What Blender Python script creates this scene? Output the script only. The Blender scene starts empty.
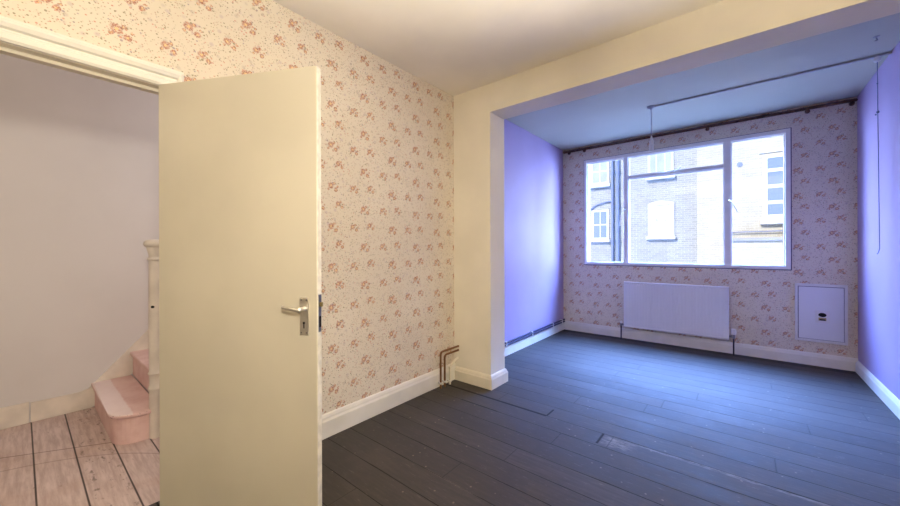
import bpy, bmesh, math, random
from mathutils import Vector, Matrix
random.seed(7)
S = bpy.context.scene
COL = S.collection

# ------------------------------------------------------------------ helpers
def lin(c):
    return tuple(((v / 255) / 12.92 if v / 255 <= .04045 else ((v / 255 + .055) / 1.055) ** 2.4) for v in c[:3]) + (1,)

class MB:
    """collects shapes in one bmesh; build() links ONE mesh object"""
    def __init__(self): self.b = bmesh.new()
    def box(self, x0, x1, y0, y1, z0, z1, bev=0, seg=2):
        t = bmesh.new()
        bmesh.ops.create_cube(t, size=1)
        for v in t.verts:
            v.co = Vector(((x0 + x1) / 2 + v.co.x * (x1 - x0), (y0 + y1) / 2 + v.co.y * (y1 - y0), (z0 + z1) / 2 + v.co.z * (z1 - z0)))
        if bev:
            bmesh.ops.bevel(t, geom=t.edges[:], offset=bev, segments=seg, affect='EDGES', profile=.5)
        self._add(t); return self
    def _add(self, t, M=None):
        if M: bmesh.ops.transform(t, matrix=M, verts=t.verts)
        me = bpy.data.meshes.new('t'); t.to_mesh(me); t.free()
        self.b.from_mesh(me); bpy.data.meshes.remove(me)
    def cyl(self, a, b, r, r2=None, seg=16):
        a, b = Vector(a), Vector(b); d = b - a
        t = bmesh.new()
        bmesh.ops.create_cone(t, cap_ends=True, segments=seg, radius1=r, radius2=r if r2 is None else r2, depth=d.length)
        self._add(t, Matrix.Translation((a + b) / 2) @ d.to_track_quat('Z', 'Y').to_matrix().to_4x4()); return self
    def sph(self, c, r, sc=(1, 1, 1)):
        t = bmesh.new(); bmesh.ops.create_uvsphere(t, u_segments=16, v_segments=10, radius=r)
        self._add(t, Matrix.Translation(c) @ Matrix.Diagonal((*sc, 1))); return self
    def lathe(self, c, prof, seg=24):
        rings = []
        for r, z in prof:
            rings.append([self.b.verts.new((c[0] + r * math.cos(2 * math.pi * k / seg), c[1] + r * math.sin(2 * math.pi * k / seg), c[2] + z)) for k in range(seg)])
        for p, q in zip(rings, rings[1:]):
            for k in range(seg): self.b.faces.new((p[k], p[(k + 1) % seg], q[(k + 1) % seg], q[k]))
        self.b.faces.new(rings[0][::-1]); self.b.faces.new(rings[-1]); return self
    def tube(self, pts, r, seg=12, rad=0.0, n=5):
        """round tube through pts with the inner corners rounded by rad"""
        P = [Vector(p) for p in pts]
        if rad:
            Q = [P[0]]
            for i in range(1, len(P) - 1):
                a = (P[i - 1] - P[i]).normalized(); b = (P[i + 1] - P[i]).normalized()
                s, e = P[i] + a * rad, P[i] + b * rad
                for k in range(n + 1):
                    t = k / n; Q.append(s * (1 - t) ** 2 + P[i] * 2 * t * (1 - t) + e * t * t)
            Q.append(P[-1]); P = Q
        rings = []; up = None
        for i, p in enumerate(P):
            d = (P[min(i + 1, len(P) - 1)] - P[max(i - 1, 0)]).normalized()
            if up is None: up = d.orthogonal().normalized()
            up = (up - d * up.dot(d)).normalized(); s = d.cross(up)
            rings.append([self.b.verts.new(p + (up * math.cos(2 * math.pi * k / seg) + s * math.sin(2 * math.pi * k / seg)) * r) for k in range(seg)])
        for p, q in zip(rings, rings[1:]):
            for k in range(seg): self.b.faces.new((p[k], p[(k + 1) % seg], q[(k + 1) % seg], q[k]))
        self.b.faces.new(rings[0][::-1]); self.b.faces.new(rings[-1]); return self
    def prism(self, poly, fn0, fn1):
        """poly: 2-D outline; fn0 / fn1 map an outline point to its two end positions"""
        a = [self.b.verts.new(fn0(*p)) for p in poly]; b = [self.b.verts.new(fn1(*p)) for p in poly]
        n = len(poly)
        for k in range(n): self.b.faces.new((a[k], a[(k + 1) % n], b[(k + 1) % n], b[k]))
        self.b.faces.new(a[::-1]); self.b.faces.new(b); return self
    def sweep(self, prof, path, z0=0.0):
        """profile (offset to the right of the path, height) mitred along a plan path"""
        P = [Vector(p) for p in path]; rings = []
        for i, p in enumerate(P):
            d0 = (p - P[i - 1]).normalized() if i else None
            d1 = (P[i + 1] - p).normalized() if i < len(P) - 1 else None
            d0 = d0 or d1; d1 = d1 or d0
            n0 = Vector((d0.y, -d0.x)); n1 = Vector((d1.y, -d1.x)); m = (n0 + n1)
            m = m / max(m.dot(n0), .2)
            rings.append([self.b.verts.new((p.x + m.x * o, p.y + m.y * o, z0 + z)) for o, z in prof])
        n = len(prof)
        for p, q in zip(rings, rings[1:]):
            for k in range(n): self.b.faces.new((p[k], p[(k + 1) % n], q[(k + 1) % n], q[k]))
        self.b.faces.new(rings[0][::-1]); self.b.faces.new(rings[-1]); return self
    def build(self, name, m, parent=None, smooth=False, M=None):
        bmesh.ops.recalc_face_normals(self.b, faces=self.b.faces)
        if M: bmesh.ops.transform(self.b, matrix=M, verts=self.b.verts)
        if parent is not None:                       # geometry is given in world metres: bring it into the parent's frame
            w = parent.location.copy(); q = parent.parent
            while q: w += q.location; q = q.parent
            bmesh.ops.translate(self.b, vec=-w, verts=self.b.verts)
        me = bpy.data.meshes.new(name); self.b.to_mesh(me); self.b.free()
        o = bpy.data.objects.new(name, me); COL.objects.link(o)
        if m: me.materials.append(m)
        if smooth:
            for f in me.polygons: f.use_smooth = True
            try: me.set_sharp_from_angle(angle=math.radians(38))
            except Exception: pass
        if parent is not None: o.parent = parent
        return o

def tag(o, label=None, cat=None, group=None, kind=None):
    if label: o['label'] = label
    if cat: o['category'] = cat
    if group: o['group'] = group
    if kind: o['kind'] = kind
    return o
def thing(name, label, cat, loc, group=None):
    o = bpy.data.objects.new(name, None); COL.objects.link(o); o.location = loc; o.empty_display_size = .05
    return tag(o, label, cat, group)
def struct(name, mb, m, label, cat, parent=None, smooth=False):
    o = mb.build(name, m, parent, smooth)
    return tag(o, label, cat, None, 'structure')

# ------------------------------------------------------------------ node helpers
class NT:
    def __init__(self, name):
        self.m = bpy.data.materials.new(name); self.m.use_nodes = True
        self.t = self.m.node_tree; self.N = self.t.nodes; self.L = self.t.links
        self.bsdf = self.N['Principled BSDF']; self.out = self.N['Material Output']
        g = self.N.new('ShaderNodeNewGeometry'); self.pos = g.outputs['Position']
        s = self.N.new('ShaderNodeSeparateXYZ'); self.L.new(self.pos, s.inputs[0]); self.x, self.y, self.z = s.outputs
    def put(self, sock, v):
        if hasattr(v, 'is_linked') or hasattr(v, 'links'): self.L.new(v, sock)
        else: sock.default_value = v
    def f(self, op, a, b=None, c=None, clamp=False):
        n = self.N.new('ShaderNodeMath'); n.operation = op; n.use_clamp = clamp
        self.put(n.inputs[0], a)
        if b is not None: self.put(n.inputs[1], b)
        if c is not None: self.put(n.inputs[2], c)
        return n.outputs[0]
    def vec(self, x, y, z=0.0):
        n = self.N.new('ShaderNodeCombineXYZ')
        for s, v in zip(n.inputs, (x, y, z)): self.put(s, v)
        return n.outputs[0]
    def noise(self, v, scale, detail=3, rough=.5, color=False):
        n = self.N.new('ShaderNodeTexNoise'); self.put(n.inputs['Vector'], v); n.inputs['Scale'].default_value = scale
        n.inputs['Detail'].default_value = detail; n.inputs['Roughness'].default_value = rough
        return n.outputs['Color' if color else 'Fac']
    def voro(self, v, scale, rnd=1.0, feature='F1'):
        n = self.N.new('ShaderNodeTexVoronoi'); n.feature = feature; self.put(n.inputs['Vector'], v); n.inputs['Scale'].default_value = scale
        n.inputs['Randomness'].default_value = rnd
        return n
    def white(self, w):
        n = self.N.new('ShaderNodeTexWhiteNoise'); n.noise_dimensions = '1D'; self.put(n.inputs['W'], w); return n.outputs['Value']
    def ss(self, v, a, b, lo=0.0, hi=1.0):
        n = self.N.new('ShaderNodeMapRange'); n.interpolation_type = 'SMOOTHSTEP'
        self.put(n.inputs[0], v)
        for k, q in zip((1, 2, 3, 4), (a, b, lo, hi)): self.put(n.inputs[k], q)
        return n.outputs[0]
    def mix(self, fac, a, b):
        n = self.N.new('ShaderNodeMix'); n.data_type = 'RGBA'; self.put(n.inputs[0], fac); self.put(n.inputs[6], a); self.put(n.inputs[7], b); return n.outputs[2]
    def band(self, v, a, b, w=.004):
        return self.f('MULTIPLY', self.ss(v, a - w, a + w), self.ss(v, b - w, b + w, 1.0, 0.0))
    def bump(self, h, strength=.2, dist=.01):
        n = self.N.new('ShaderNodeBump'); n.inputs['Strength'].default_value = strength; n.inputs['Distance'].default_value = dist
        self.put(n.inputs['Height'], h); self.L.new(n.outputs[0], self.bsdf.inputs['Normal'])
    def set(self, col=None, rough=None, metal=None, spec=None):
        if col is not None: self.put(self.bsdf.inputs['Base Color'], col)
        if rough is not None: self.put(self.bsdf.inputs['Roughness'], rough)
        if metal is not None: self.put(self.bsdf.inputs['Metallic'], metal)
        if spec is not None: self.put(self.bsdf.inputs['Specular IOR Level'], spec)
        return self.m

def paint(name, c, rough=.5, var=.06, scale=3.0, bump=.05, bscale=60, spec=.3, metal=0.0):
    n = NT(name); base = c if len(c) == 4 else (*c, 1)
    k = n.noise(n.pos, scale, 4)
    dark = tuple(v * (1 - var * 2) for v in base[:3]) + (1,); lite = tuple(min(1, v * (1 + var)) for v in base[:3]) + (1,)
    col = n.mix(n.ss(k, .3, .7), dark, lite)
    if bump: n.bump(n.noise(n.pos, bscale, 3), bump, .004)
    return n.set(col, rough, metal, spec)

# ---- floral wallpaper: three rose sprays per repeat, half-drop, with loose sprigs between
def wallpaper():
    n = NT('floral_wallpaper')
    PU, PS, PV = .2562, .133, .266
    u = n.f('SUBTRACT', n.f('ADD', n.f('ADD', n.x, n.y), 2.066), 1.302 - .045 - PU * 20)
    wob = n.noise(n.pos, 160, 2, .6, True)
    sw = n.N.new('ShaderNodeSeparateXYZ'); n.L.new(wob, sw.inputs[0])
    i = n.f('FLOOR', n.f('DIVIDE', u, PU))
    ul = n.f('SUBTRACT', u, n.f('MULTIPLY', i, PU))
    v = n.f('SUBTRACT', n.f('SUBTRACT', n.z, n.f('MULTIPLY', i, PS)), 1.617 - .055 - PV * 60)
    vl = n.f('MODULO', n.f('ADD', v, PV * 200), PV)
    ul = n.f('ADD', ul, n.f('MULTIPLY', n.f('SUBTRACT', sw.outputs[0], .5), .016))
    vl = n.f('ADD', vl, n.f('MULTIPLY', n.f('SUBTRACT', sw.outputs[1], .5), .016))
    def dist(cx, cy):
        a = n.f('SUBTRACT', ul, cx); b = n.f('SUBTRACT', vl, cy)
        return n.f('SQRT', n.f('ADD', n.f('MULTIPLY', a, a), n.f('MULTIPLY', b, b)))
    A, B, C = (.045, .055), (.0965, .208), (.211, .059)
    petal = None; eye = None; near = None
    for (cx, cy), k in ((A, 1.25), (B, 1.05), (C, 1.08)):
        dm = dist(cx, cy); m = n.ss(dm, .022, .05 * k, 1.0, 0.0); near = m if near is None else n.f('MAXIMUM', near, m)
        for dx, dy, r in ((-.010, .007, .0175), (.019, -.013, .0125), (.009, .020, .0085), (-.024, -.013, .0075), (.030, .006, .006)):
            d = dist(cx + dx * k, cy + dy * k)
            p = n.ss(d, r * k * .75, r * k * 1.1, 1.0, 0.0); e = n.ss(d, r * k * .18, r * k * .42, 1.0, 0.0)
            petal = p if petal is None else n.f('MAXIMUM', petal, p); eye = e if eye is None else n.f('MAXIMUM', eye, e)
    sc = n.vec(n.f('MULTIPLY', n.f('ADD', n.f('ADD', n.x, n.y), n.f('MULTIPLY', n.z, .35)), .9), n.f('SUBTRACT', n.z, n.f('MULTIPLY', n.f('ADD', n.x, n.y), .25)), 0.0)
    # sprigs: small leaves and buds
    vo = n.voro(sc, 62); hs = n.N.new('ShaderNodeSeparateColor'); n.L.new(vo.outputs['Color'], hs.inputs[0])
    size = n.f('ADD', .27, n.f('MULTIPLY', near, .16))
    dot = n.f('MULTIPLY', n.ss(vo.outputs['Distance'], n.f('MULTIPLY', size, .6), size, 1.0, 0.0), n.ss(hs.outputs[0], .30, .36))
    vo2 = n.voro(sc, 118); h2 = n.N.new('ShaderNodeSeparateColor'); n.L.new(vo2.outputs['Color'], h2.inputs[0])
    dot2 = n.f('MULTIPLY', n.ss(vo2.outputs['Distance'], .2, .42, 1.0, 0.0), n.ss(h2.outputs[0], .50, .56))
    base = n.mix(n.ss(n.noise(n.pos, 1.3, 3), .35, .65), lin((219, 208, 190)), lin((226, 216, 199)))
    # pale shadow-leaves behind the sprays
    vo3 = n.voro(sc, 26); h3 = n.N.new('ShaderNodeSeparateColor'); n.L.new(vo3.outputs['Color'], h3.inputs[0])
    soft = n.f('MULTIPLY', n.ss(vo3.outputs['Distance'], .12, .34, 1.0, 0.0), n.ss(h3.outputs[0], .4, .5))
    col = n.mix(n.f('MULTIPLY', soft, .5), base, n.mix(h3.outputs[1], lin((190, 182, 160)), lin((190, 170, 180))))
    leaf = n.mix(n.ss(h2.outputs[1], .3, .7), lin((150, 138, 104)), lin((176, 128, 104)))
    col = n.mix(n.f('MULTIPLY', dot2, .66), col, leaf)
    lf = n.mix(n.ss(hs.outputs[1], .45, .55), lin((128, 118, 88)), n.mix(n.ss(hs.outputs[2], .5, .6), lin((200, 132, 110)), lin((146, 130, 140))))
    col = n.mix(n.f('MULTIPLY', dot, .72), col, lf)
    pk = n.voro(sc, 150)
    pc = n.mix(n.ss(pk.outputs['Distance'], .2, .6), lin((216, 160, 128)), lin((164, 98, 82)))
    col = n.mix(n.f('MULTIPLY', petal, n.ss(n.noise(n.pos, 170, 3, .6), .40, .56, .28, .88)), col, pc)
    col = n.mix(n.f('MULTIPLY', eye, .8), col, lin((240, 208, 150)))
    n.bump(n.noise(n.pos, 8, 4), .08, .01)
    return n.set(col, .75, 0.0, .2)

# ---- dark stained floorboards running across the room
def floorboards():
    n = NT('dark_stained_boards'); PW = .167
    r = n.f('DIVIDE', n.f('SUBTRACT', n.y, 1.416 - PW * 40), PW)
    row = n.f('FLOOR', r); fr = n.f('SUBTRACT', r, row)
    edge = n.f('MINIMUM', fr, n.f('SUBTRACT', 1.0, fr))
    wv = n.noise(n.vec(n.f('MULTIPLY', n.x, 3.0), row), 1.0, 2)
    gapw = n.f('ADD', .012, n.f('MULTIPLY', n.ss(wv, .4, .8), .028))
    gap = n.ss(edge, n.f('MULTIPLY', gapw, .6), n.f('MULTIPLY', gapw, 1.4), 1.0, 0.0)
    j = n.f('FRACT', n.f('ADD', n.f('DIVIDE', n.x, 2.35), n.f('MULTIPLY', n.white(row), 7.0)))
    je = n.ss(n.f('ABSOLUTE', n.f('SUBTRACT', j, .5)), .0007, .0022, 1.0, 0.0)
    gap = n.f('MAXIMUM', gap, n.f('MULTIPLY', je, .6))
    # wide open gap with a saw-cut by the pier, a second short one beside it
    wide = n.f('MULTIPLY', n.band(n.y, 2.404, 2.428, .004), n.band(n.x, -2.04, -1.09, .006))
    wide = n.f('MAXIMUM', wide, n.f('MULTIPLY', n.band(n.x, -1.097, -1.083, .003), n.band(n.y, 2.415, 2.545, .006)))
    wide = n.f('MAXIMUM', wide, n.f('MULTIPLY', n.f('MULTIPLY', n.band(n.y, 2.243, 2.259, .003), n.band(n.x, -1.74, -1.40, .006)), .9))
    wide = n.f('MAXIMUM', wide, n.f('MULTIPLY', n.band(n.x, -.705, -.690, .004), n.band(n.y, 2.27, 2.42, .006)))
    gap = n.f('MAXIMUM', gap, wide)
    sv = n.vec(n.f('ADD', n.f('MULTIPLY', n.x, 2.0), n.f('MULTIPLY', row, 3.7)), n.f('MULTIPLY', n.y, 22.0))
    grain = n.noise(sv, 2.2, 5, .6)
    tone = n.white(n.f('ADD', row, .37))
    base = n.mix(n.ss(grain, .35, .7), (.036, .030, .026, 1), (.078, .065, .058, 1))
    base = n.mix(n.f('MULTIPLY', tone, .55), base, (.026, .022, .022, 1))
    blot = n.noise(n.pos, 2.6, 5, .65)
    base = n.mix(n.f('MULTIPLY', n.ss(blot, .5, .72), .45), base, (.085, .068, .056, 1))
    # scuffs and paint specks
    scf = n.noise(n.vec(n.f('MULTIPLY', n.x, 5.0), n.f('MULTIPLY', n.y, 26.0)), 3.0, 6, .72)
    base = n.mix(n.f('MULTIPLY', n.ss(scf, .56, .74), .6), base, (.17, .145, .13, 1))
    sp = n.voro(n.pos, 17); hs = n.N.new('ShaderNodeSeparateColor'); n.L.new(sp.outputs['Color'], hs.inputs[0])
    speck = n.f('MULTIPLY', n.ss(sp.outputs['Distance'], .05, .13, 1.0, 0.0), n.ss(hs.outputs[0], .66, .74))
    base = n.mix(n.f('MULTIPLY', speck, .55), base, (.26, .20, .15, 1))
    # knots, rubbed edge and a split
    rub = n.f('MULTIPLY', n.f('MULTIPLY', n.band(n.y, 2.392, 2.420, .008), n.band(n.x, -.5, .42, .12)), n.ss(scf, .42, .62, .05, .95))
    base = n.mix(rub, base, (.19, .165, .15, 1))
    rub2 = n.f('MULTIPLY', n.f('MULTIPLY', n.band(n.y, 2.29, 2.41, .03), n.band(n.x, -.68, -.52, .05)), n.ss(scf, .4, .6, .0, .7))
    base = n.mix(rub2, base, (.22, .18, .15, 1))
    crack = n.f('MULTIPLY', n.band(n.y, 1.4135, 1.4185, .0015), n.band(n.x, -1.46, -.86, .05))
    base = n.mix(n.f('MULTIPLY', crack, n.ss(scf, .35, .6, .2, .8)), base, (.42, .36, .30, 1))
    edgeboard = n.ss(n.y, 5.045, 5.06)
    base = n.mix(n.f('MULTIPLY', edgeboard, .5), base, (.022, .018, .016, 1))
    col = n.mix(n.f('MULTIPLY', gap, .92), base, (.006, .005, .005, 1))
    rough = n.ss(n.f('ADD', grain, n.f('MULTIPLY', blot, .5)), .45, 1.05, .56, .80)
    rough = n.f('MAXIMUM', n.f('MAXIMUM', rough, n.f('MULTIPLY', edgeboard, .8)), n.f('MULTIPLY', gap, .9))
    h = n.f('SUBTRACT', n.f('ADD', n.f('MULTIPLY', grain, .12), n.f('MULTIPLY', tone, .15)), gap)
    cup = n.f('MULTIPLY', n.f('MULTIPLY', fr, n.f('SUBTRACT', 1.0, fr)), .8)
    n.bump(n.f('ADD', h, cup), .35, .006)
    return n.set(col, rough, 0.0, .52)

# ---- hall boards: bare, worn, pale pinkish
def hallboards():
    n = NT('pale_worn_boards'); PW = .160
    r = n.f('DIVIDE', n.f('SUBTRACT', n.y, .048 - PW * 40), PW); row = n.f('FLOOR', r); fr = n.f('SUBTRACT', r, row)
    edge = n.f('MINIMUM', fr, n.f('SUBTRACT', 1.0, fr))
    gap = n.ss(edge, .014, .030, 1.0, 0.0)
    diag = n.f('ABSOLUTE', n.f('SUBTRACT', n.x, n.f('ADD', -3.25, n.f('MULTIPLY', n.f('SUBTRACT', n.y, .05), .62))))  # thin dark diagonal line across the hall boards
    sm = n.ss(diag, .002, .006, 1.0, 0.0)
    arc = n.f('ABSOLUTE', n.f('SUBTRACT', n.f('SQRT', n.f('ADD', n.f('POWER', n.f('ADD', n.x, 2.06), 2.0), n.f('POWER', n.f('ADD', n.y, .42), 2.0))), 1.12))
    g = n.noise(n.vec(n.f('ADD', n.f('MULTIPLY', n.x, 2.0), n.f('MULTIPLY', row, 5.1)), n.f('MULTIPLY', n.y, 20.0)), 2.4, 5, .6)
    base = n.mix(n.ss(g, .3, .7), lin((176, 156, 150)), lin((206, 188, 183)))
    b = n.noise(n.pos, 3.5, 4, .6)
    base = n.mix(n.f('MULTIPLY', n.ss(b, .45, .7), .45), base, lin((176, 148, 136)))
    st = n.noise(n.vec(n.f('MULTIPLY', n.x, 4.0), n.f('MULTIPLY', n.y, 9.0)), 3.0, 5, .7)
    base = n.mix(n.f('MULTIPLY', n.ss(st, .62, .72), .5), base, lin((96, 78, 68)))
    worn = n.f('MULTIPLY', n.band(n.y, .23, .36, .02), n.ss(st, .56, .64))
    base = n.mix(n.f('MULTIPLY', worn, .65), base, lin((92, 80, 72)))
    base = n.mix(n.f('MULTIPLY', sm, .75), base, lin((70, 54, 46)))
    base = n.mix(n.f('MULTIPLY', n.ss(arc, .002, .008, 1.0, 0.0), .35), base, lin((96, 74, 62)))
    col = n.mix(n.f('MULTIPLY', gap, .9), base, lin((48, 38, 34)))
    n.bump(n.f('SUBTRACT', n.f('MULTIPLY', g, .15), gap), .3, .006)
    return n.set(col, .6, 0.0, .3)

def bricks(name, c1, c2, cm):
    n = NT(name)
    b = n.N.new('ShaderNodeTexBrick'); n.put(b.inputs['Vector'], n.vec(n.x, n.z, 0.0))
    b.inputs['Scale'].default_value = 1.0; b.inputs['Brick Width'].default_value = .235; b.inputs['Row Height'].default_value = .085
    b.inputs['Mortar Size'].default_value = .009; b.inputs['Mortar Smooth'].default_value = .3; b.inputs['Bias'].default_value = -.1
    for k, c in (('Color1', c1), ('Color2', c2), ('Mortar', cm)): b.inputs[k].default_value = c
    k = n.noise(n.pos, .9, 5, .65)
    col = n.mix(n.f('MULTIPLY', n.ss(k, .4, .7), .35), b.outputs['Color'], tuple(v * .62 for v in c1[:3]) + (1,))
    return n.set(col, .9, 0.0, .1)

def glass_pane():
    n = NT('window_glass')
    tr = n.N.new('ShaderNodeBsdfTransparent'); tr.inputs[0].default_value = (.93, .95, .96, 1)
    gl = n.N.new('ShaderNodeBsdfGlossy'); gl.inputs['Roughness'].default_value = .02
    g = n.N.new('ShaderNodeNewGeometry'); dt = n.N.new('ShaderNodeVectorMath'); dt.operation = 'DOT_PRODUCT'
    n.L.new(g.outputs['Normal'], dt.inputs[0]); n.L.new(g.outputs['Incoming'], dt.inputs[1])
    c = n.f('SUBTRACT', 1.0, n.f('ABSOLUTE', dt.outputs['Value']))
    fr = n.f('ADD', .04, n.f('MULTIPLY', n.f('POWER', c, 5.0), .9))
    mx = n.N.new('ShaderNodeMixShader'); n.L.new(fr, mx.inputs[0]); n.L.new(tr.outputs[0], mx.inputs[1]); n.L.new(gl.outputs[0], mx.inputs[2])
    n.L.new(mx.outputs[0], n.out.inputs['Surface']); return n.m

def step_paint():
    n = NT('pink_step_paint')
    k = n.noise(n.pos, 7, 5, .6)
    base = n.mix(n.ss(k, .35, .65), lin((216, 180, 176)), lin((228, 198, 195)))
    tread = n.ss(n.z, .180, .187); pale = n.f('MULTIPLY', tread, n.ss(n.f('ADD', n.y, n.f('MULTIPLY', n.noise(n.pos, 20, 3), .02)),   .453, .463, 1.0, 0.0))
    base = n.mix(n.f('MULTIPLY', pale, .7), base, lin((238, 226, 226)))
    ch = n.noise(n.pos, 60, 3, .7)
    nose = n.band(n.z, .168, .186, .004)
    base = n.mix(n.f('MULTIPLY', n.f('MULTIPLY', nose, n.ss(ch, .58, .66)), .8), base, lin((120, 84, 80)))
    n.bump(ch, .06, .004)
    return n.set(base, .5, 0.0, .35)

def gloss_metal(name, c, rough=.3): return paint(name, c, rough, .05, 40, 0, spec=.5, metal=1.0)

M = {}
M['paper'] = wallpaper()
M['floor'] = floorboards()
M['hall_floor'] = hallboards()
M['cream'] = paint('cream_wall_paint', lin((238, 231, 215)), .6, .03, 2.0, .10, 25)
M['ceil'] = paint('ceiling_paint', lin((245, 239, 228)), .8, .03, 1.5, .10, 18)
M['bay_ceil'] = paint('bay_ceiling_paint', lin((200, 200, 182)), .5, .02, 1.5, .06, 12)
M['lav'] = paint('lavender_wall_paint', lin((174, 155, 192)), .45, .03, 1.6, .05, 20)
M['white'] = paint('white_gloss_paint', lin((228, 224, 214)), .4, .03, 6, .05, 40, .4)
M['cream_gloss'] = paint('cream_gloss_paint', lin((228, 220, 202)), .4, .03, 6, .05, 40, .4)
M['door'] = paint('cream_door_paint', lin((198, 190, 172)), .42, .03, 2.2, .05, 14, .4)
M['door_edge'] = paint('pale_door_edge_paint', lin((232, 226, 212)), .5, .08, 30, .1, 60)
M['steel_white'] = paint('window_frame_paint', lin((238, 234, 230)), .4, .03, 8, .03, 60, .4)
M['rad'] = paint('radiator_enamel', lin((226, 226, 228)), .35, .01, 3, 0, spec=.45)
M['plastic'] = paint('white_plastic', lin((226, 224, 222)), .4, .02, 10, 0, spec=.4)
M['copper'] = gloss_metal('tarnished_copper', (.32, .17, .09), .45)
M['darkpipe'] = paint('dark_pipe_paint', (.035, .032, .05), .4, .15, 30, 0)
M['bluepipe'] = paint('dark_lilac_pipe_paint', lin((58, 54, 80)), .4, .1, 14, 0)
M['silver'] = gloss_metal('satin_aluminium', (.75, .72, .66), .42)
M['steel'] = gloss_metal('dull_steel', (.30, .29, .30), .35)
M['black'] = paint('black', (.01, .01, .01), .6, .1, 20, 0)
M['rail'] = paint('old_brown_wood', lin((112, 96, 94)), .6, .25, 14, .2, 50)
M['rust'] = paint('rusty_iron', lin((96, 64, 50)), .7, .3, 40, .2, 80)
M['hallwall'] = paint('hall_wall_paint', lin((215, 212, 213)), .7, .03, 1.4, .25, 5)
M['hallcream'] = paint('hall_cream_gloss', lin((222, 214, 204)), .45, .05, 9, .12, 22)
M['step'] = step_paint()
M['brass'] = gloss_metal('aged_brass', (.45, .34, .16), .4)
M['glass'] = glass_pane()
M['gap_shade'] = paint('grey_gap_shade', lin((112, 106, 126)), .7, .1, 20, 0)  # dark colour standing in for shade in narrow gaps
M['flex'] = paint('grey_flex', lin((176, 176, 180)), .5, .02, 10, 0)
M['greybrick'] = bricks('grey_stock_brick', (.35, .345, .325, 1), (.28, .275, .26, 1), (.45, .445, .42, 1))
M['creambrick'] = bricks('yellow_stock_brick', (.46, .42, .33, 1), (.40, .365, .285, 1), (.52, .485, .40, 1))
M['sash'] = paint('white_sash_paint', lin((208, 208, 206)), .5, .02, 4, 0)
M['stone'] = paint('pale_stone', lin((226, 224, 216)), .8, .06, 3, .1, 30)
M['blind'] = paint('white_blind', lin((184, 187, 192)), .8, .02, 3, 0)
M['farpane'] = paint('far_window_pane', lin((128, 140, 158)), .08, .05, 1.0, 0, spec=.6)
M['farpane_pale'] = paint('far_window_pane_with_net', lin((166, 172, 182)), .15, .05, 2.0, 0, spec=.5)
M['downpipe'] = paint('blue_grey_downpipe', lin((120, 130, 158)), .5, .05, 4, 0)
M['yard'] = paint('yard_concrete', lin((150, 148, 142)), .9, .1, .8, .1, 10)
M['roofing'] = paint('grey_roof_felt', lin((150, 148, 150)), .9, .1, 2, .1, 10)

# ------------------------------------------------------------------ measures (metres)
XL, YP, YB, YF = -2.066, 2.569, 2.802, 5.183
XP, XR = -1.665, .873
ZC, ZB, ZS = 2.63, 2.681, 2.386
XRF, YK = 1.45, -2.3           # right and back wall of the front room, out of the frame
WT = .10
XH, YH0, YH1 = -3.86, -1.7, 2.6  # hall
DY0, DY1, DZ = -.38, .446, 1.963  # doorway

# ------------------------------------------------------------------ the setting
struct('floor', MB().box(XL - WT, XRF + .15, YK - .15, YF + .2, -.12, 0), M['floor'], 'dark brown stained floorboards of the room', 'floor')
struct('floor_hall', MB().box(XH - .15, XL - WT, YH0 - .15, YH1 + .15, -.12, 0), M['hall_floor'], 'pale worn bare floorboards of the hall beyond the open door', 'floor')
struct('wall_left', MB().box(XL - WT, XL, YK - .15, DY0, 0, 2.80).box(XL - WT, XL, DY1, YB, 0, 2.80).box(XL - WT, XL, DY0, DY1, DZ, 2.80),
       M['paper'], 'floral papered left wall around the doorway', 'wall')
struct('wall_partition', MB().box(XL, XP, YP, YB, 0, ZC + .17).box(XP, XR + .0, YP, YB, ZS, ZC + .17).box(XR, XRF, YP, YB, 0, ZC + .17),
       M['cream'], 'cream painted pier and beam framing the opening to the bay', 'wall')
struct('ceiling', MB().box(XL, XRF, YK, YP, ZC, ZC + .17), M['ceil'], 'plain off-white ceiling of the front part of the room', 'ceiling')
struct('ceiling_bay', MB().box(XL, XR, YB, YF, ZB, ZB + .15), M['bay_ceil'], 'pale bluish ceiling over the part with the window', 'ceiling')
struct('wall_bay_left', MB().box(XL - .15, XL + .003, YB, YF, 0, ZB + .15), M['lav'], 'lavender painted wall left of the window', 'wall')
struct('wall_bay_right', MB().box(XR, XR + .15, YB, YF, 0, ZB + .15), M['lav'], 'lavender painted wall right of the window', 'wall')
WX0, WX1, WZ0, WZ1 = -1.742, .398, .985, 2.470
struct('wall_window', MB().box(XL - .15, WX0, YF, YF + .22, -.0, ZB + .15).box(WX1, XR + .15, YF, YF + .22, 0, ZB + .15)
       .box(WX0, WX1, YF, YF + .22, 0, WZ0).box(WX0, WX1, YF, YF + .22, WZ1, ZB + .15), M['paper'], 'floral papered wall around the wide window', 'wall')
struct('wall_right', MB().box(XRF, XRF + .15, YK, YB, 0, ZC + .17), M['cream'], 'cream wall right of the camera', 'wall')
struct('wall_back', MB().box(XL, XRF + .15, YK - .15, YK, 0, ZC + .17), M['cream'], 'cream wall behind the camera', 'wall')
# hall shell
struct('wall_hall', MB().box(XH - .15, XH, YH0 - .15, YH1 + .15, 0, 2.80), M['hallwall'], 'pale uneven plaster wall of the hall seen through the doorway', 'wall')
struct('wall_hall_near', MB().box(XH, XL - WT, YH0 - .15, YH0, 0, 2.80), M['hallwall'], 'near end wall of the hall', 'wall')
struct('wall_hall_far', MB().box(XH, XL - WT, YH1, YH1 + .15, 0, 2.80), M['hallwall'], 'far end wall of the hall', 'wall')
struct('ceiling_hall', MB().box(XH, XL - WT, YH0, YH1, 2.68, 2.80), M['hallwall'], 'ceiling of the hall', 'ceiling')

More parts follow.
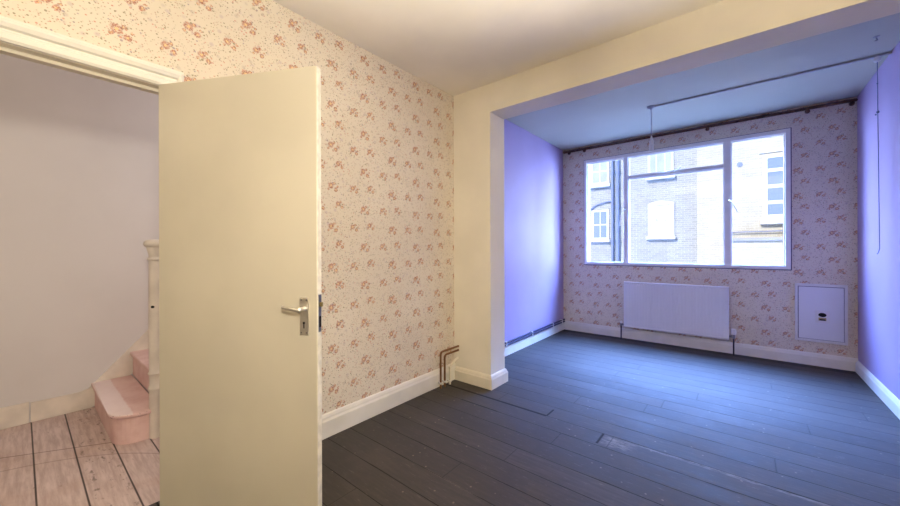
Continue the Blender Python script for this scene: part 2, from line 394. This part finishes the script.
# skirting boards
def prof(h, t=.020): return [(0, 0), (t, 0), (t, h * .70), (t * .9, h * .74), (t * .72, h * .80), (t * .66, h * .86), (t * .40, h * .95), (t * .15, h), (0, h)]
zb = .004
struct('baseboard_left', MB().sweep(prof(.150), [(XL, .502), (XL, YP)], zb), M['white'], 'tall off-white baseboard under the floral left wall', 'baseboard')
struct('baseboard_partition', MB().sweep(prof(.118, .022), [(XL + .021, YP), (XP, YP), (XP, YB), (XL + .021, YB)], zb), M['cream_gloss'], 'cream baseboard wrapped round the pier', 'baseboard')
struct('baseboard_bay_left', MB().sweep(prof(.112), [(XL + .003, YB + .022), (XL + .003, YF)], zb), M['white'], 'white baseboard under the lavender wall left of the window', 'baseboard')
struct('baseboard_window', MB().sweep(prof(.128), [(XL + .024, YF), (XR, YF)], zb), M['white'], 'white baseboard under the window wall behind the radiator', 'baseboard')
struct('baseboard_bay_right', MB().sweep(prof(.112), [(XR, YF - .02), (XR, YB)], zb), M['white'], 'white baseboard under the lavender wall right of the window', 'baseboard')

# ------------------------------------------------------------------ doorway and door
def arch_prof():   # (offset from the opening, projection)
    return [(0, 0), (0, .014), (.010, .020), (.030, .020), (.036, .012), (.046, .012), (.052, .022), (.066, .028), (.078, .026), (.084, .016), (.090, .014), (.092, 0)]
fr = thing('door_1', 'white moulded architrave and lining around the open doorway to the hall', 'door frame', (XL, DY1, 0)); fr['kind'] = 'structure'
arch = MB()
def arch_pt(side):
    def fn(end):
        def f(o, p):
            if side == 'top': return (XL + p, (DY0 - o) if end == 0 else (DY1 + o * .58), DZ + o)
            yy = DY0 - o if side == 'l' else DY1 + o * .58
            return (XL + p, yy, .0 if end == 0 else DZ + o)
        return f
    return fn
for s in ('top', 'l', 'r'):
    f = arch_pt(s); arch.prism(arch_prof(), f(0), f(1))
arch.build('architrave', M['white'], fr)
ln = MB().box(XL - WT, XL, DY0, DY1, DZ - .002, DZ + .0005).box(XL - WT, XL, DY0, DY0 + .004, 0, DZ).box(XL - WT, XL, DY1 - .004, DY1, 0, DZ)
ln.build('lining', M['cream_gloss'], fr)
st = MB().box(XL - .080, XL - .042, DY0 + .004, DY1 - .004, DZ - .016, DZ - .002).box(XL - .080, XL - .042, DY0 + .004, DY0 + .018, 0, DZ - .002).box(XL - .080, XL - .042, DY1 - .018, DY1 - .004, 0, DZ - .002)
st.build('door_stop', M['cream_gloss'], fr)

ANG = math.radians(27.6); HX, HY = -2.046, .3985
DM = Matrix.Translation((HX, HY, 0)) @ Matrix.Rotation(ANG, 4, 'Z')     # local: +x along the leaf, -y towards the camera
dr = thing('open_door', 'plain flush cream painted door standing open into the room', 'door', (HX, HY, 0))
def dpart(mb, name, m, parent=dr, smooth=False): return mb.build(name, m, parent, smooth, DM)
dpart(MB().box(.004, .8000, 0, .030, .012, 1.959, .002, 1), 'panel', M['door'])
tag(dpart(MB().box(.8002, .8035, .001, .029, .012, 1.957, .0008, 1), 'edge_strip', M['door_edge']), 'pale unpainted edge of the door')
hd = dpart(MB().box(.7240, .7640, -.005, 0, .857, 1.011, .0018, 2), 'backplate', M['silver'])
hd['label'] = 'satin metal lock plate with keyhole'
lv = MB().cyl((.7440, -.004, .964), (.7440, -.030, .964), .0105).tube([(.7440, -.036, .964), (.7380, -.045, .965), (.7120, -.047, .968), (.6860, -.044, .972), (.6720, -.041, .975)], .0068, 12)
lv.sph((.7440, -.036, .964), .0125).sph((.6720, -.041, .975), .0068).lathe((0, 0, 0), [(.0001, 0), (.0001, .0001)], 3)
dpart(lv, 'lever', M['silver'], hd, True)
dpart(MB().cyl((.7440, -.0056, .907), (.7440, -.0046, .907), .0052).box(.7415, .7465, -.0056, -.0046, .885, .905), 'keyhole', M['black'], hd)
for zz in (1.001, .867):
    for xx in (.7320, .7560):
        dpart(MB().cyl((xx, -.0062, zz), (xx, -.0045, zz), .0034, seg=10), 'screw', M['steel'], hd)
lk = dpart(MB().box(.8034, .8052, .005, .025, .869, 1.023, .0006, 1), 'latch_plate', M['steel'])
dpart(MB().box(.8050, .8170, .010, .021, .973, .991, .002, 1), 'latch_bolt', M['brass'], lk)
dpart(MB().box(.8050, .8066, .009, .022, .889, .934, .0004, 1), 'lock_bolt', M['black'], lk)

# ------------------------------------------------------------------ staircase in the hall
SY, GO, RI, SX = .346, .222, .189, -2.915     # first riser, going, rise, open side
sc = thing('staircase', 'pink painted wooden stairs rising behind the door with a cream newel post', 'staircase', (-3.4, SY, 0))
def step_outline(y0, y1, x1, r):
    pts = [(XH + .002, y1), (XH + .002, y0)]
    if r:
        for k in range(9):
            a = -math.pi / 2 + k / 8 * math.pi / 2
            pts.append((x1 - r + r * math.cos(a), y0 + r + r * math.sin(a)))
    else: pts.append((x1, y0))
    pts.append((x1, y1)); return pts
for k in range(5):
    y0 = SY + k * GO; r = .135 if k == 0 else 0; z0 = 0 if k == 0 else k * RI - .0; z1 = (k + 1) * RI
    x1 = SX if k == 0 else SX - .05
    riser = MB().prism(step_outline(y0 + .018, y0 + GO + (.019 if k < 4 else 0), x1 - (.018 if k == 0 else 0), r - .014 if r else 0), lambda a, b, z=z0: (a, b, z), lambda a, b, z=z1: (a, b, z - .026))
    ro = riser.build('step', M['step'], sc)
    tr = MB(); out = step_outline(y0, y0 + GO + (.010 if k < 4 else 0), x1, r)
    tr.prism(out, lambda a, b, z=z1: (a, b, z - .026), lambda a, b, z=z1: (a, b, z))
    bmesh.ops.bevel(tr.b, geom=[e for e in tr.b.edges if abs(e.verts[0].co.z - e.verts[1].co.z) < 1e-5 and min(e.verts[0].co.y, e.verts[1].co.y) < y0 + r + .01], offset=.010, segments=3, affect='EDGES', profile=.5)
    tr.build('tread', M['step'], ro, True)
    if k: MB().box(x1 - .03, x1, y0 + .02, y0 + GO, 0, z0 + .002).build('side_panel', M['hallcream'], ro)
# string board against the hall wall: level skirting first, then rising with the stairs
ws = MB().prism([(YH0, .002), (.038, .002), (.038, .146), (YH0, .146)], lambda y, z: (XH, y, z), lambda y, z: (XH + .018, y, z))
struct('baseboard_hall', ws, M['hallcream'], 'low cream baseboard of the hall wall left of the stairs', 'baseboard')
MB().prism([(.046, .002), (SY, .002), (SY + .2, .17), (1.48, 1.02), (1.48, 1.41), (.33, .150), (.28, .138), (.046, .138)], lambda y, z: (XH + .001, y, z), lambda y, z: (XH + .016, y, z)).build('wall_string', M['hallcream'], sc)
NX, NY = -2.935, .558
nw = MB().lathe((NX, NY, 0), [(.034, 0), (.034, .30), (.040, .312), (.040, .322), (.034, .332), (.034, .405), (.040, .413), (.034, .424), (.033, .45), (.036, .75), (.034, 1.085), (.034, 1.138), (.041, 1.143), (.041, 1.152), (.035, 1.158), (.034, 1.172), (.040, 1.20), (.046, 1.225)], 28)
no = nw.build('newel_post', M['hallcream'], sc, True)
MB().lathe((NX, NY, 0), [(.046, 1.225), (.056, 1.232), (.060, 1.244), (.058, 1.258), (.048, 1.268), (.030, 1.274), (.008, 1.276)], 28).build('cap', M['hallcream'], no, True)
MB().cyl((NX + .030, NY - .018, .843), (NX + .040, NY - .024, .845), .008, seg=10).build('nail_hole', M['black'], no)

# ------------------------------------------------------------------ pipes by the pier
def clip(p, d, par, m):     # saddle clip round an upright
    MB().lathe((p[0], p[1], p[2]), [(.013, -.008), (.016, -.006), (.016, .006), (.013, .008)], 14).box(XL + .012, p[0] - .010, p[1] - .006, p[1] + .006, p[2] - .007, p[2] + .007, .001, 1).build('clip', m, par, True)
def pipe_thing(name, lab, cat, pts, r, m, clipz, rad):
    t = thing(name, lab, cat, (pts[0][0], pts[0][1], 0), 'pipes bent into the pier')
    MB().tube(pts, r, 14, rad).build('tube', m, t, True)
    clip((pts[0][0], pts[0][1], clipz), 0, t, M['plastic'])
    return t
px = XL + .050
pipe_thing('copper_pipe', 'tarnished copper pipe nearest the floral wall, taller of the two bent into the pier', 'pipe', [(px, 2.318, 0), (px, 2.318, .314), (px, YP - .001, .314)], .0088, M['copper'], .045, .030)
pipe_thing('copper_pipe', 'tarnished copper pipe between the taller copper pipe and the short white one', 'pipe', [(px, 2.372, 0), (px, 2.372, .278), (px, YP - .001, .278)], .0088, M['copper'], .045, .030)
wp = thing('white_pipe', 'short white painted pipe slanting into the pier beside the copper pipes', 'pipe', (px, 2.442, 0), 'pipes bent into the pier')
MB().tube([(px, 2.442, 0), (px, 2.442, .158), (px - .004, 2.53, .199), (px - .004, YP - .001, .205)], .0098, 14, .018).build('tube', M['cream_gloss'], wp, True)
MB().lathe((px, 2.442, .150), [(.0100, -.014), (.0122, -.011), (.0122, .008), (.0100, .012)], 14).build('collar', M['cream_gloss'], wp, True)
clip((px, 2.442, .030), 0, wp, M['plastic'])

# pipes along the left lavender wall
hp = thing('heating_pipes', 'pair of dark lilac heating pipes clipped above the baseboard on the left lavender wall', 'pipes', (XL + .03, YB, 0))
for z in (.128, .158):
    MB().tube([(XL + .030, YB + .002, z), (XL + .030, YF - .03, z)], .011, 12).build('pipe', M['bluepipe'], hp, True)
for y in (3.45, 4.09, 4.72, 5.04):
    MB().box(XL + .003, XL + .045, y - .008, y + .008, .112, .174, .003, 2).build('clip', M['plastic'], hp)

# ------------------------------------------------------------------ window
wn = thing('window_1', 'wide four-light painted metal window above the radiator', 'window', (-.672, YF, WZ0)); wn['kind'] = 'structure'
FY0, FY1 = YF - .022, YF + .060
T = .032
fm = MB().box(WX0 - .004, WX0 + T, FY0, FY1, WZ0 - .004, WZ1 + .004, .003, 1).box(WX1 - T - .006, WX1 + .004, FY0, FY1, WZ0 - .004, WZ1 + .004, .003, 1)
fm.box(WX0 + T, WX1 - T, FY0, FY1, WZ0 - .004, WZ0 + T, .003, 1).box(WX0 + T, WX1 - T, FY0, FY1, WZ1 - T - .006, WZ1 + .004, .003, 1)
fm.build('frame', M['steel_white'], wn)
MB().box(WX0 - .013, WX0 - .0045, YF - .003, YF, WZ0 - .013, WZ1 + .013).box(WX1 + .0045, WX1 + .014, YF - .003, YF, WZ0 - .013, WZ1 + .013).box(WX0 - .0045, WX1 + .0045, YF - .003, YF, WZ0 - .014, WZ0 - .0045).box(WX0 - .0045, WX1 + .0045, YF - .003, YF, WZ1 + .0045, WZ1 + .013).build('gap_shade', M['gap_shade'], wn)  # shadow line round the frame, built as a thin dark ring
A0, A1, B0, B1 = -1.222, -1.168, -.155, -.090
for a, b in ((A0, A1), (B0, B1)):
    mu = MB().box(a, b, FY0 + .004, FY1 - .004, WZ0 + T, WZ1 - T - .006, .003, 1).build('mullion', M['steel_white'], wn)
MB().box(A1, B0, FY0 + .004, FY1 - .004, 2.140, 2.176, .003, 1).build('transom', M['steel_white'], wn)
gx0, gx1, gz0, gz1 = WX0 + T, WX1 - T - .006, WZ0 + T, WZ1 - T - .006
for x0, x1, z0, z1 in ((gx0, A0, gz0, gz1), (A1, B0, gz0, 2.140), (A1, B0, 2.176, gz1), (B1, gx1, gz0, gz1)):
    s = .010
    cs = MB().box(x0, x0 + s, YF + .006, YF + .046, z0, z1, .002, 1).box(x1 - s, x1, YF + .006, YF + .046, z0, z1, .002, 1).box(x0 + s, x1 - s, YF + .006, YF + .046, z0, z0 + s, .002, 1).box(x0 + s, x1 - s, YF + .006, YF + .046, z1 - s, z1, .002, 1)
    co = cs.build('casement', M['steel_white'], wn)
    MB().box(x0 + s - .002, x1 - s + .002, YF + .024, YF + .028, z0 + s - .002, z1 - s + .002).build('pane', M['glass'], co)
# handles
def handle(pts, plate, name='handle'):
    m = MB().tube(pts, .0065, 10, .012); m.box(*plate, .002, 1); m.sph(pts[-1], .0085); m.build(name, M['silver'], wn, True)
hy = FY0 - .022
handle([(-1.205, FY0 + .006, 1.730), (-1.205, hy, 1.730), (-1.252, hy, 1.655), (-1.262, hy, 1.52)], (-1.217, -1.193, FY0 - .002, FY0 + .006, 1.705, 1.755))
handle([(-.655, FY0 + .006, 2.158), (-.655, hy, 2.162), (-.60, hy, 2.176), (-.575, hy, 2.215)], (-.69, -.62, FY0 - .002, FY0 + .006, 2.146, 2.170))
MB().tube([(-.79, hy + .01, 2.166), (-.60, hy + .008, 2.180)], .0055, 8).build('stay', M['silver'], wn, True)
handle([(-.112, FY0 + .006, 1.758), (-.112, hy, 1.758), (-.075, hy, 1.725), (-.034, hy, 1.628)], (-.124, -.100, FY0 - .002, FY0 + .006, 1.735, 1.785))
# plaster sill line outside
struct('trim_1', MB().box(WX0 - .02, WX1 + .02, YF + .10, YF + .27, WZ0 - .05, WZ0 - .005, .006, 1), M['stone'], 'stone sill outside the window', 'trim')

# rail above the window
rl = thing('curtain_rail', 'old brown wooden batten with iron fixings under the ceiling above the window', 'curtain rail', (-.6, YF, 2.62))
MB().box(XL + .006, XR - .003, YF - .022, YF - .0005, 2.634, 2.664, .004, 1).build('batten', M['rail'], rl)
MB().tube([(XL + .03, YF - .040, 2.628), (XR - .004, YF - .040, 2.640)], .009, 10).build('rod', M['rust'], rl, True)
for x in (-1.95, -1.73, -.305, .525, .83):
    MB().cyl((x, YF - .02, 2.622), (x, YF - .052, 2.620), .013, seg=12).sph((x, YF - .056, 2.606), .021).cyl((x, YF - .05, 2.600), (x, YF - .02, 2.645), .008, seg=8).build('bracket', M['rust'], rl, True)

# ------------------------------------------------------------------ radiator
RX0, RX1, RZ0, RZ1, RY = -1.206, -.110, .174, .772, 5.080
rd = thing('radiator', 'white ribbed panel radiator below the window', 'radiator', ((RX0 + RX1) / 2, 5.11, 0))
pf = [(RX0, RY + .030), (RX0, RY + .006), (RX0 + .006, RY)]
nf = 33; pitch = (RX1 - RX0 - .03) / nf
for k in range(nf):
    x = RX0 + .015 + k * pitch
    pf += [(x + pitch * .10, RY), (x + pitch * .30, RY + .0016), (x + pitch * .52, RY + .0016), (x + pitch * .72, RY)]
pf += [(RX1 - .006, RY), (RX1, RY + .006), (RX1, RY + .030)]
pan = MB().prism(pf, lambda a, b: (a, b, RZ0 + .022), lambda a, b: (a, b, RZ1 - .026))
pan.box(RX0, RX1, RY - .001, RY + .030, RZ1 - .026, RZ1, .005, 2).box(RX0, RX1, RY - .001, RY + .030, RZ0, RZ0 + .022, .005, 2)
pan.build('panel', M['rad'], rd)
fn = MB()
for k in range(36): fn.box(RX0 + .04 + k * .029, RX0 + .043 + k * .029, RY + .030, RY + .062, RZ0 + .04, RZ1 - .05)
tag(fn.build('convector_fins', M['rad'], rd), kind='stuff')
for x in (RX0 + .16, RX1 - .16): MB().box(x - .02, x + .02, RY + .030, YF - .001, RZ0 + .06, RZ1 - .06, .002, 1).build('bracket', M['rad'], rd)
VL, VR, VY = -1.243, -.070, RY + .022
lp = MB().tube([(VL, VY, 0), (VL, VY, .185)], .008, 12).build('pipe', M['darkpipe'], rd, True)
v1 = MB().cyl((VL, VY, .178), (VL, VY, .215), .013).cyl((VL, VY, .200), (RX0 + .001, VY, .200), .009).cyl((VL + .012, VY, .200), (VL + .026, VY, .200), .014, seg=6).build('lockshield_valve', M['steel'], rd, True)
MB().lathe((VL, VY, .213), [(.014, 0), (.014, .022), (.010, .030)], 16).build('cap', M['plastic'], v1, True)
MB().tube([(VR, VY, 0), (VR, VY, .20)], .008, 12).build('pipe', M['darkpipe'], rd, True)
v2 = MB().cyl((VR, VY, .190), (VR, VY, .238), .013).cyl((VR, VY, .213), (RX1 - .001, VY, .213), .009).cyl((VR - .012, VY, .213), (VR - .027, VY, .213), .015, seg=6).build('thermostatic_valve', M['steel'], rd, True)
MB().lathe((VR, VY, .236), [(.018, 0), (.024, .006), (.025, .046), (.022, .060), (.016, .064)], 20).build('valve_head', M['plastic'], v2, True)

# ------------------------------------------------------------------ meter box
BX0, BX1, BZ0, BZ1, BY = .432, .803, .2525, .842, YF - .040
bx = thing('meter_box', 'white flat wall box with small dark oval opening right of the radiator', 'box', ((BX0 + BX1) / 2, YF, BZ0))
fr_ = MB().box(BX0, BX1, BY + .016, YF - .0005, BZ0, BZ1, .002, 1)
fr_.box(BX0, BX0 + .020, BY, BY + .018, BZ0, BZ1, .002, 1).box(BX1 - .020, BX1, BY, BY + .018, BZ0, BZ1, .002, 1).box(BX0 + .02, BX1 - .02, BY, BY + .018, BZ1 - .026, BZ1, .002, 1).box(BX0 + .02, BX1 - .02, BY, BY + .018, BZ0, BZ0 + .022, .002, 1)
fr_.build('case', M['plastic'], bx)
MB().box(BX0 + .021, BX1 - .021, BY + .0145, BY + .0158, BZ0 + .023, BZ1 - .027).build('groove_shade', M['gap_shade'], bx)  # dark sheet that paints the shade in the groove round the door
bd = MB().box(BX0 + .026, BX1 - .026, BY + .001, BY + .014, BZ0 + .028, BZ1 - .032, .002, 1).build('door', M['rad'], bx)
MB().box(.578, .680, BY - .002, BY + .002, .450, .575, .002, 1).build('window', M['plastic'], bd)
def oval(cx, cz, a, b, y0, y1):
    pts = [(cx + a * math.cos(2 * math.pi * k / 24), cz + b * math.sin(2 * math.pi * k / 24)) for k in range(24)]
    return MB().prism(pts, lambda x, z: (x, y0, z), lambda x, z: (x, y1, z))
oval(.6285, .532, .029, .021, BY - .004, BY - .001).build('opening', M['black'], bd)
MB().box(.601, .656, BY - .004, BY - .001, .474, .504, .001, 1).build('brass_strip', M['brass'], bd)
MB().box(.607, .650, BY - .006, BY - .0035, .476, .490, .001, 1).build('dial', M['black'], bd)

# ------------------------------------------------------------------ bay ceiling fittings
ly = 4.163
cd = thing('cable_trunking', 'thin grey surface trunking running across the bluish ceiling to the right wall', 'trunking', (.07, ly, ZB))
MB().box(-.715, XR, ly - .011, ly + .011, ZB - .016, ZB, .002, 1).build('channel', M['flex'], cd)
pl = thing('pendant_light', 'bulbless white pendant lamp holder hanging on a cord before the window', 'pendant light', (-.720, ly, ZB))
MB().lathe((-.720, ly, ZB), [(.040, 0), (.038, -.010), (.028, -.020), (.012, -.026), (.006, -.034)][::-1], 24).build('ceiling_rose', M['flex'], pl, True)
MB().tube([(-.720, ly, ZB - .03), (-.718, ly, 2.37)], .0042, 8).build('flex', M['flex'], pl, True)
MB().lathe((-.718, ly, 2.215), [(.019, 0), (.022, .004), (.022, .055), (.026, .060), (.026, .070), (.021, .074), (.019, .110), (.012, .130), (.006, .160)], 20).build('lamp_holder', M['plastic'], pl, True)
pc = thing('pull_cord', 'thin pull cord hanging from the ceiling beside the right lavender wall', 'pull cord', (.803, ly, ZB))
MB().lathe((.803, ly - .004, ZB - .016), [(.010, 0), (.020, -.004), (.022, -.030), (.010, -.040)][::-1], 18).build('switch', M['plastic'], pc, True)
MB().tube([(.803, ly - .004, ZB - .05), (.805, ly - .004, 2.244), (.812, ly - .004, 1.20), (.806, ly - .004, 1.172), (.798, ly - .004, 1.160)], .0024, 6).build('cord', M['downpipe'], pc, True)
MB().sph((.805, ly - .004, 2.244), .009, (1, 1, 1.3)).sph((.795, ly - .004, 2.226), .006).build('knot', M['downpipe'], pc, True)
MB().sph((.8035, ly - .004, 2.462), .005, (1, 1, 1.3)).build('knot', M['downpipe'], pc, True)
hk = thing('ceiling_hook', 'small grey hook screwed into the bluish ceiling near the right wall', 'hook', (.73, 3.80, ZB))
MB().tube([(.73, 3.80, ZB), (.73, 3.80, ZB - .012), (.737, 3.80, ZB - .022), (.73, 3.80, ZB - .030), (.722, 3.80, ZB - .024)], .003, 8, .004).build('shank', M['flex'], hk, True)
MB().lathe((.73, 3.80, ZB), [(.004, -.006), (.016, -.003), (.017, 0)], 16).build('plate', M['flex'], hk, True)

# ------------------------------------------------------------------ outside
def fx(x, Y): return x * Y / 14
def fz(z, Y): return 1.2172 + (z - 1.2172) * Y / 14
GZ = -3.4
struct('ground', MB().box(-22, 20, YF + .4, 19.5, GZ - .2, GZ), M['yard'], 'concrete yard outside the window', 'ground')
def sash(bld, Y, x0, x1, z0, z1, cols, rows, pane, arch=False, sill=.10, fw=.07, bar=.035):
    """one far window: frame, glazing bars and sill in one mesh, pane behind"""
    x0, x1, z0, z1 = fx(x0, Y), fx(x1, Y), fz(z0, Y), fz(z1, Y); y = Y - .05
    m = MB().box(x0, x0 + fw, y, Y + .02, z0, z1).box(x1 - fw, x1, y, Y + .02, z0, z1).box(x0 + fw, x1 - fw, y, Y + .02, z1 - fw, z1).box(x0 + fw, x1 - fw, y, Y + .02, z0, z0 + fw)
    m.box(x0 - .06, x1 + .06, y - .12, Y + .01, z0 - sill, z0, .01, 1)
    for k in range(1, cols):
        x = x0 + (x1 - x0) * k / cols; m.box(x - bar / 2, x + bar / 2, y + .01, Y + .02, z0 + fw, z1 - fw)
    for k in range(1, rows):
        z = z0 + (z1 - z0) * k / rows; m.box(x0 + fw, x1 - fw, y + .01, Y + .02, z - bar * .8, z + bar * .8)
    if arch:
        n = 12; pts = [(x0, z1)] + [(x0 + (x1 - x0) * k / n, z1 + .10 * math.sin(math.pi * k / n)) for k in range(n + 1)] + [(x1, z1)]
        m.prism(pts[1:-1], lambda a, b: (a, y, b), lambda a, b: (a, Y + .02, b))
    o = m.build('window', M['sash'], bld)
    MB().box(x0 + fw * .6, x1 - fw * .6, y + .022, Y + .01, z0 + fw * .6, z1 - fw * .6).build('pane', pane, o)
    return o
Y1, Y2 = 17.0, 16.6
ga = thing('brick_building', 'grey brick building across the yard with white sash windows and downpipes', 'building', (-6, Y1, GZ))
XB = fx(-1.112, Y2)
MB().box(-15, XB - .002, Y1, Y1 + 2.5, GZ, 8.45).box(-15.1, XB - .002, Y1 - .08, Y1 + 2.5, 8.45, 8.65).build('facade', M['greybrick'], ga)
sash(ga, Y1, -4.47, -3.80, 3.64, 4.62, 2, 2, M['farpane_pale'], fw=.09, sill=.14)
sash(ga, Y1, -4.44, -3.82, 1.55, 2.67, 2, 2, M['farpane'], fw=.09, sill=.12)
sash(ga, Y1, -2.52, -1.755, 3.70, 4.60, 3, 1, M['farpane_pale'], fw=.08, sill=.14)
sash(ga, Y1, -2.52, -1.74, 1.62, 2.76, 3, 2, M['blind'], True, fw=.07, sill=.12)
sash(ga, Y1, -6.9, -6.1, 1.62, 2.76, 2, 2, M['farpane'], fw=.08); sash(ga, Y1, -6.9, -6.1, 3.64, 4.62, 2, 2, M['farpane'], fw=.08)
for x14, r in ((-3.68, .055), (-3.50, .075)):
    x = fx(x14, Y1); m = MB().tube([(x, Y1 - .10, GZ), (x, Y1 - .10, 8.4)], r, 12)
    for z in (-1.5, .4, 1.55, 3.1, 4.6): m.lathe((x, Y1 - .10, z), [(r * 1.1, -.06), (r * 1.35, -.05), (r * 1.35, .05), (r * 1.1, .06)], 12)
    m.build('downpipe', M['downpipe'], ga, True)
MB().tube([(fx(-3.68, Y1), Y1 - .06, fz(2.98, Y1)), (fx(-4.0, Y1), Y1 - .06, fz(2.94, Y1)), (fx(-4.30, Y1), Y1 - .06, fz(2.86, Y1)), (fx(-4.48, Y1), Y1 - .06, fz(2.70, Y1))], .028, 8, .1).build('waste_pipe', M['downpipe'], ga, True)
gc = thing('brick_building', 'pale yellow brick building across the yard with one tall white window', 'building', (3, Y2, GZ))
MB().box(XB, 9, Y2, Y2 + 2.9, GZ, 8.50).box(XB, 9.1, Y2 - .08, Y2 + 2.9, 8.50, 8.7).build('facade', M['creambrick'], gc)
sash(gc, Y2, .485, 1.62, 2.08, 3.96, 2, 4, M['farpane'], fw=.13, bar=.075, sill=.20)
MB().box(fx(.40, Y2), fx(1.70, Y2), Y2 - .05, Y2 + .01, fz(4.02, Y2), fz(4.10, Y2)).build('lintel', M['stone'], gc)
MB().cyl((fx(-.035, Y2), Y2 - .03, fz(3.77, Y2)), (fx(-.035, Y2), Y2 + .01, fz(3.77, Y2)), .085, seg=12).build('vent', M['downpipe'], gc)
# low flat-roofed extension in front of the pale building
XE = fx(-.30, 15.8)
ex = thing('rear_extension', 'low flat-roofed pale brick extension in front of the yellow brick building', 'building', (2, 15.8, GZ))
MB().box(XE, 8.5, 15.8, Y2 - .001, GZ, fz(1.42, 15.8)).build('walls', M['creambrick'], ex)
MB().box(XE - .05, 8.6, 15.72, Y2 - .001, fz(1.42, 15.8), fz(1.52, 15.8), .01, 1).build('roof', M['roofing'], ex)
MB().tube([(XE - .1, Y2 - .10, fz(1.70, 16.5)), (8, Y2 - .10, fz(1.76, 16.5))], .02, 8).build('cable', M['downpipe'], ex, True)

# ------------------------------------------------------------------ light
def light(name, kind, loc, col, e, size=.1, rot=None):
    d = bpy.data.lights.new(name, kind); d.color = col; d.energy = e
    if kind == 'POINT': d.shadow_soft_size = size
    o = bpy.data.objects.new(name, d); COL.objects.link(o); o.location = loc
    if rot: o.rotation_euler = rot
    return o, d
def spot(name, loc, to, col, e, cone, blend, size):
    o, d = light(name, 'SPOT', loc, col, e); d.spot_size = math.radians(cone); d.spot_blend = blend; d.shadow_soft_size = size
    o.rotation_euler = (Vector(to) - Vector(loc)).to_track_quat('-Z', 'Y').to_euler()
spot('wall_fill', (.20, -.05, 1.75), (-2.07, .68, 1.60), (1.0, .91, .74), 116, 116, .9, .12)  # unseen warm spot added by the camera, cone shaped to spare the bay
spot('ceiling_fill', (.25, .35, 1.15), (.25, .35, 2.6), (1.0, .89, .71), 330, 122, .35, .12)  # unseen upward spot added to brighten the ceiling; its cone misses the bay
spot('floor_fill', (-.55, 1.15, 2.35), (-.75, 1.25, 0), (1.0, .84, .58), 26, 104, .8, .10)  # downward spot with no fitting, added to warm the front floor
light('hall_lamp', 'POINT', (-2.75, -1.05, 2.30), (1.0, .84, .58), 10, .12)
light('stair_fill', 'POINT', (-2.60, 1.75, 2.15), (.98, .93, .97), 21, .14)  # unseen point light standing in for a window up the stairs
o, d = light('sun', 'SUN', (0, 0, 20), (1.0, .92, .80), 7.8, 0); d.angle = math.radians(2)
o.rotation_euler = Vector((.28, .80, -.60)).to_track_quat('-Z', 'Y').to_euler()
# sky portal in the window opening (a sampling guide, it emits nothing)
pd = bpy.data.lights.new('sky_portal', 'AREA'); pd.shape = 'RECTANGLE'; pd.size = WX1 - WX0; pd.size_y = WZ1 - WZ0; pd.cycles.is_portal = True
po = bpy.data.objects.new('sky_portal', pd); COL.objects.link(po); po.location = ((WX0 + WX1) / 2, YF + .075, (WZ0 + WZ1) / 2); po.rotation_euler = (-math.pi / 2, 0, 0)

w = bpy.data.worlds.new('sky'); S.world = w; w.use_nodes = True
N, L = w.node_tree.nodes, w.node_tree.links
bg = N['Background']
tc = N.new('ShaderNodeTexCoord'); sp = N.new('ShaderNodeSeparateXYZ'); L.new(tc.outputs['Generated'], sp.inputs[0])
mr = N.new('ShaderNodeMapRange'); mr.interpolation_type = 'SMOOTHSTEP'; L.new(sp.outputs['Z'], mr.inputs[0]); mr.inputs[1].default_value = -.05; mr.inputs[2].default_value = .7
mx = N.new('ShaderNodeMix'); mx.data_type = 'RGBA'; L.new(mr.outputs[0], mx.inputs[0])
mx.inputs[6].default_value = (.40, .56, 1.0, 1); mx.inputs[7].default_value = (.22, .40, 1.0, 1)
ms = N.new('ShaderNodeMapRange'); ms.interpolation_type = 'SMOOTHSTEP'; L.new(sp.outputs['Y'], ms.inputs[0])
ms.inputs[1].default_value = -.02; ms.inputs[2].default_value = .35; ms.inputs[3].default_value = 1.5; ms.inputs[4].default_value = 76.0
L.new(mx.outputs[2], bg.inputs['Color']) 
me_ = N.new('ShaderNodeMapRange'); me_.interpolation_type = 'SMOOTHSTEP'; L.new(sp.outputs['Z'], me_.inputs[0])
for k_, v_ in zip((1, 2, 3, 4), (.35, .85, .75, 1.9)): me_.inputs[k_].default_value = v_
mu_ = N.new('ShaderNodeMath'); mu_.operation = 'MULTIPLY'; L.new(ms.outputs[0], mu_.inputs[0]); L.new(me_.outputs[0], mu_.inputs[1])
L.new(mu_.outputs[0], bg.inputs['Strength'])

# ------------------------------------------------------------------ camera
cam = bpy.data.cameras.new('camera'); co = bpy.data.objects.new('camera', cam); COL.objects.link(co)
cam.sensor_width = 36; cam.lens = 354.02 / 900 * 36; cam.shift_y = -4.0 / 900; cam.clip_start = .02; cam.clip_end = 200
yw, rl = math.radians(-39.462), math.radians(-.16)
F = Vector((math.sin(yw), math.cos(yw), 0)); R0 = Vector((math.cos(yw), -math.sin(yw), 0)); Z0 = Vector((0, 0, 1))
R = R0 * math.cos(rl) + Z0 * math.sin(rl); U = -R0 * math.sin(rl) + Z0 * math.cos(rl)
mt = Matrix((R, U, -F)).transposed().to_4x4(); mt.translation = (0, 0, 1.2084)
co.matrix_world = mt
S.camera = co

S.view_settings.view_transform = 'Standard'; S.view_settings.look = 'None'; S.view_settings.gamma = 1; S.view_settings.use_curve_mapping = False
S.view_settings.exposure = 0.0
S.cycles.diffuse_bounces = 7; S.cycles.max_bounces = 12; S.cycles.sample_clamp_indirect = 6
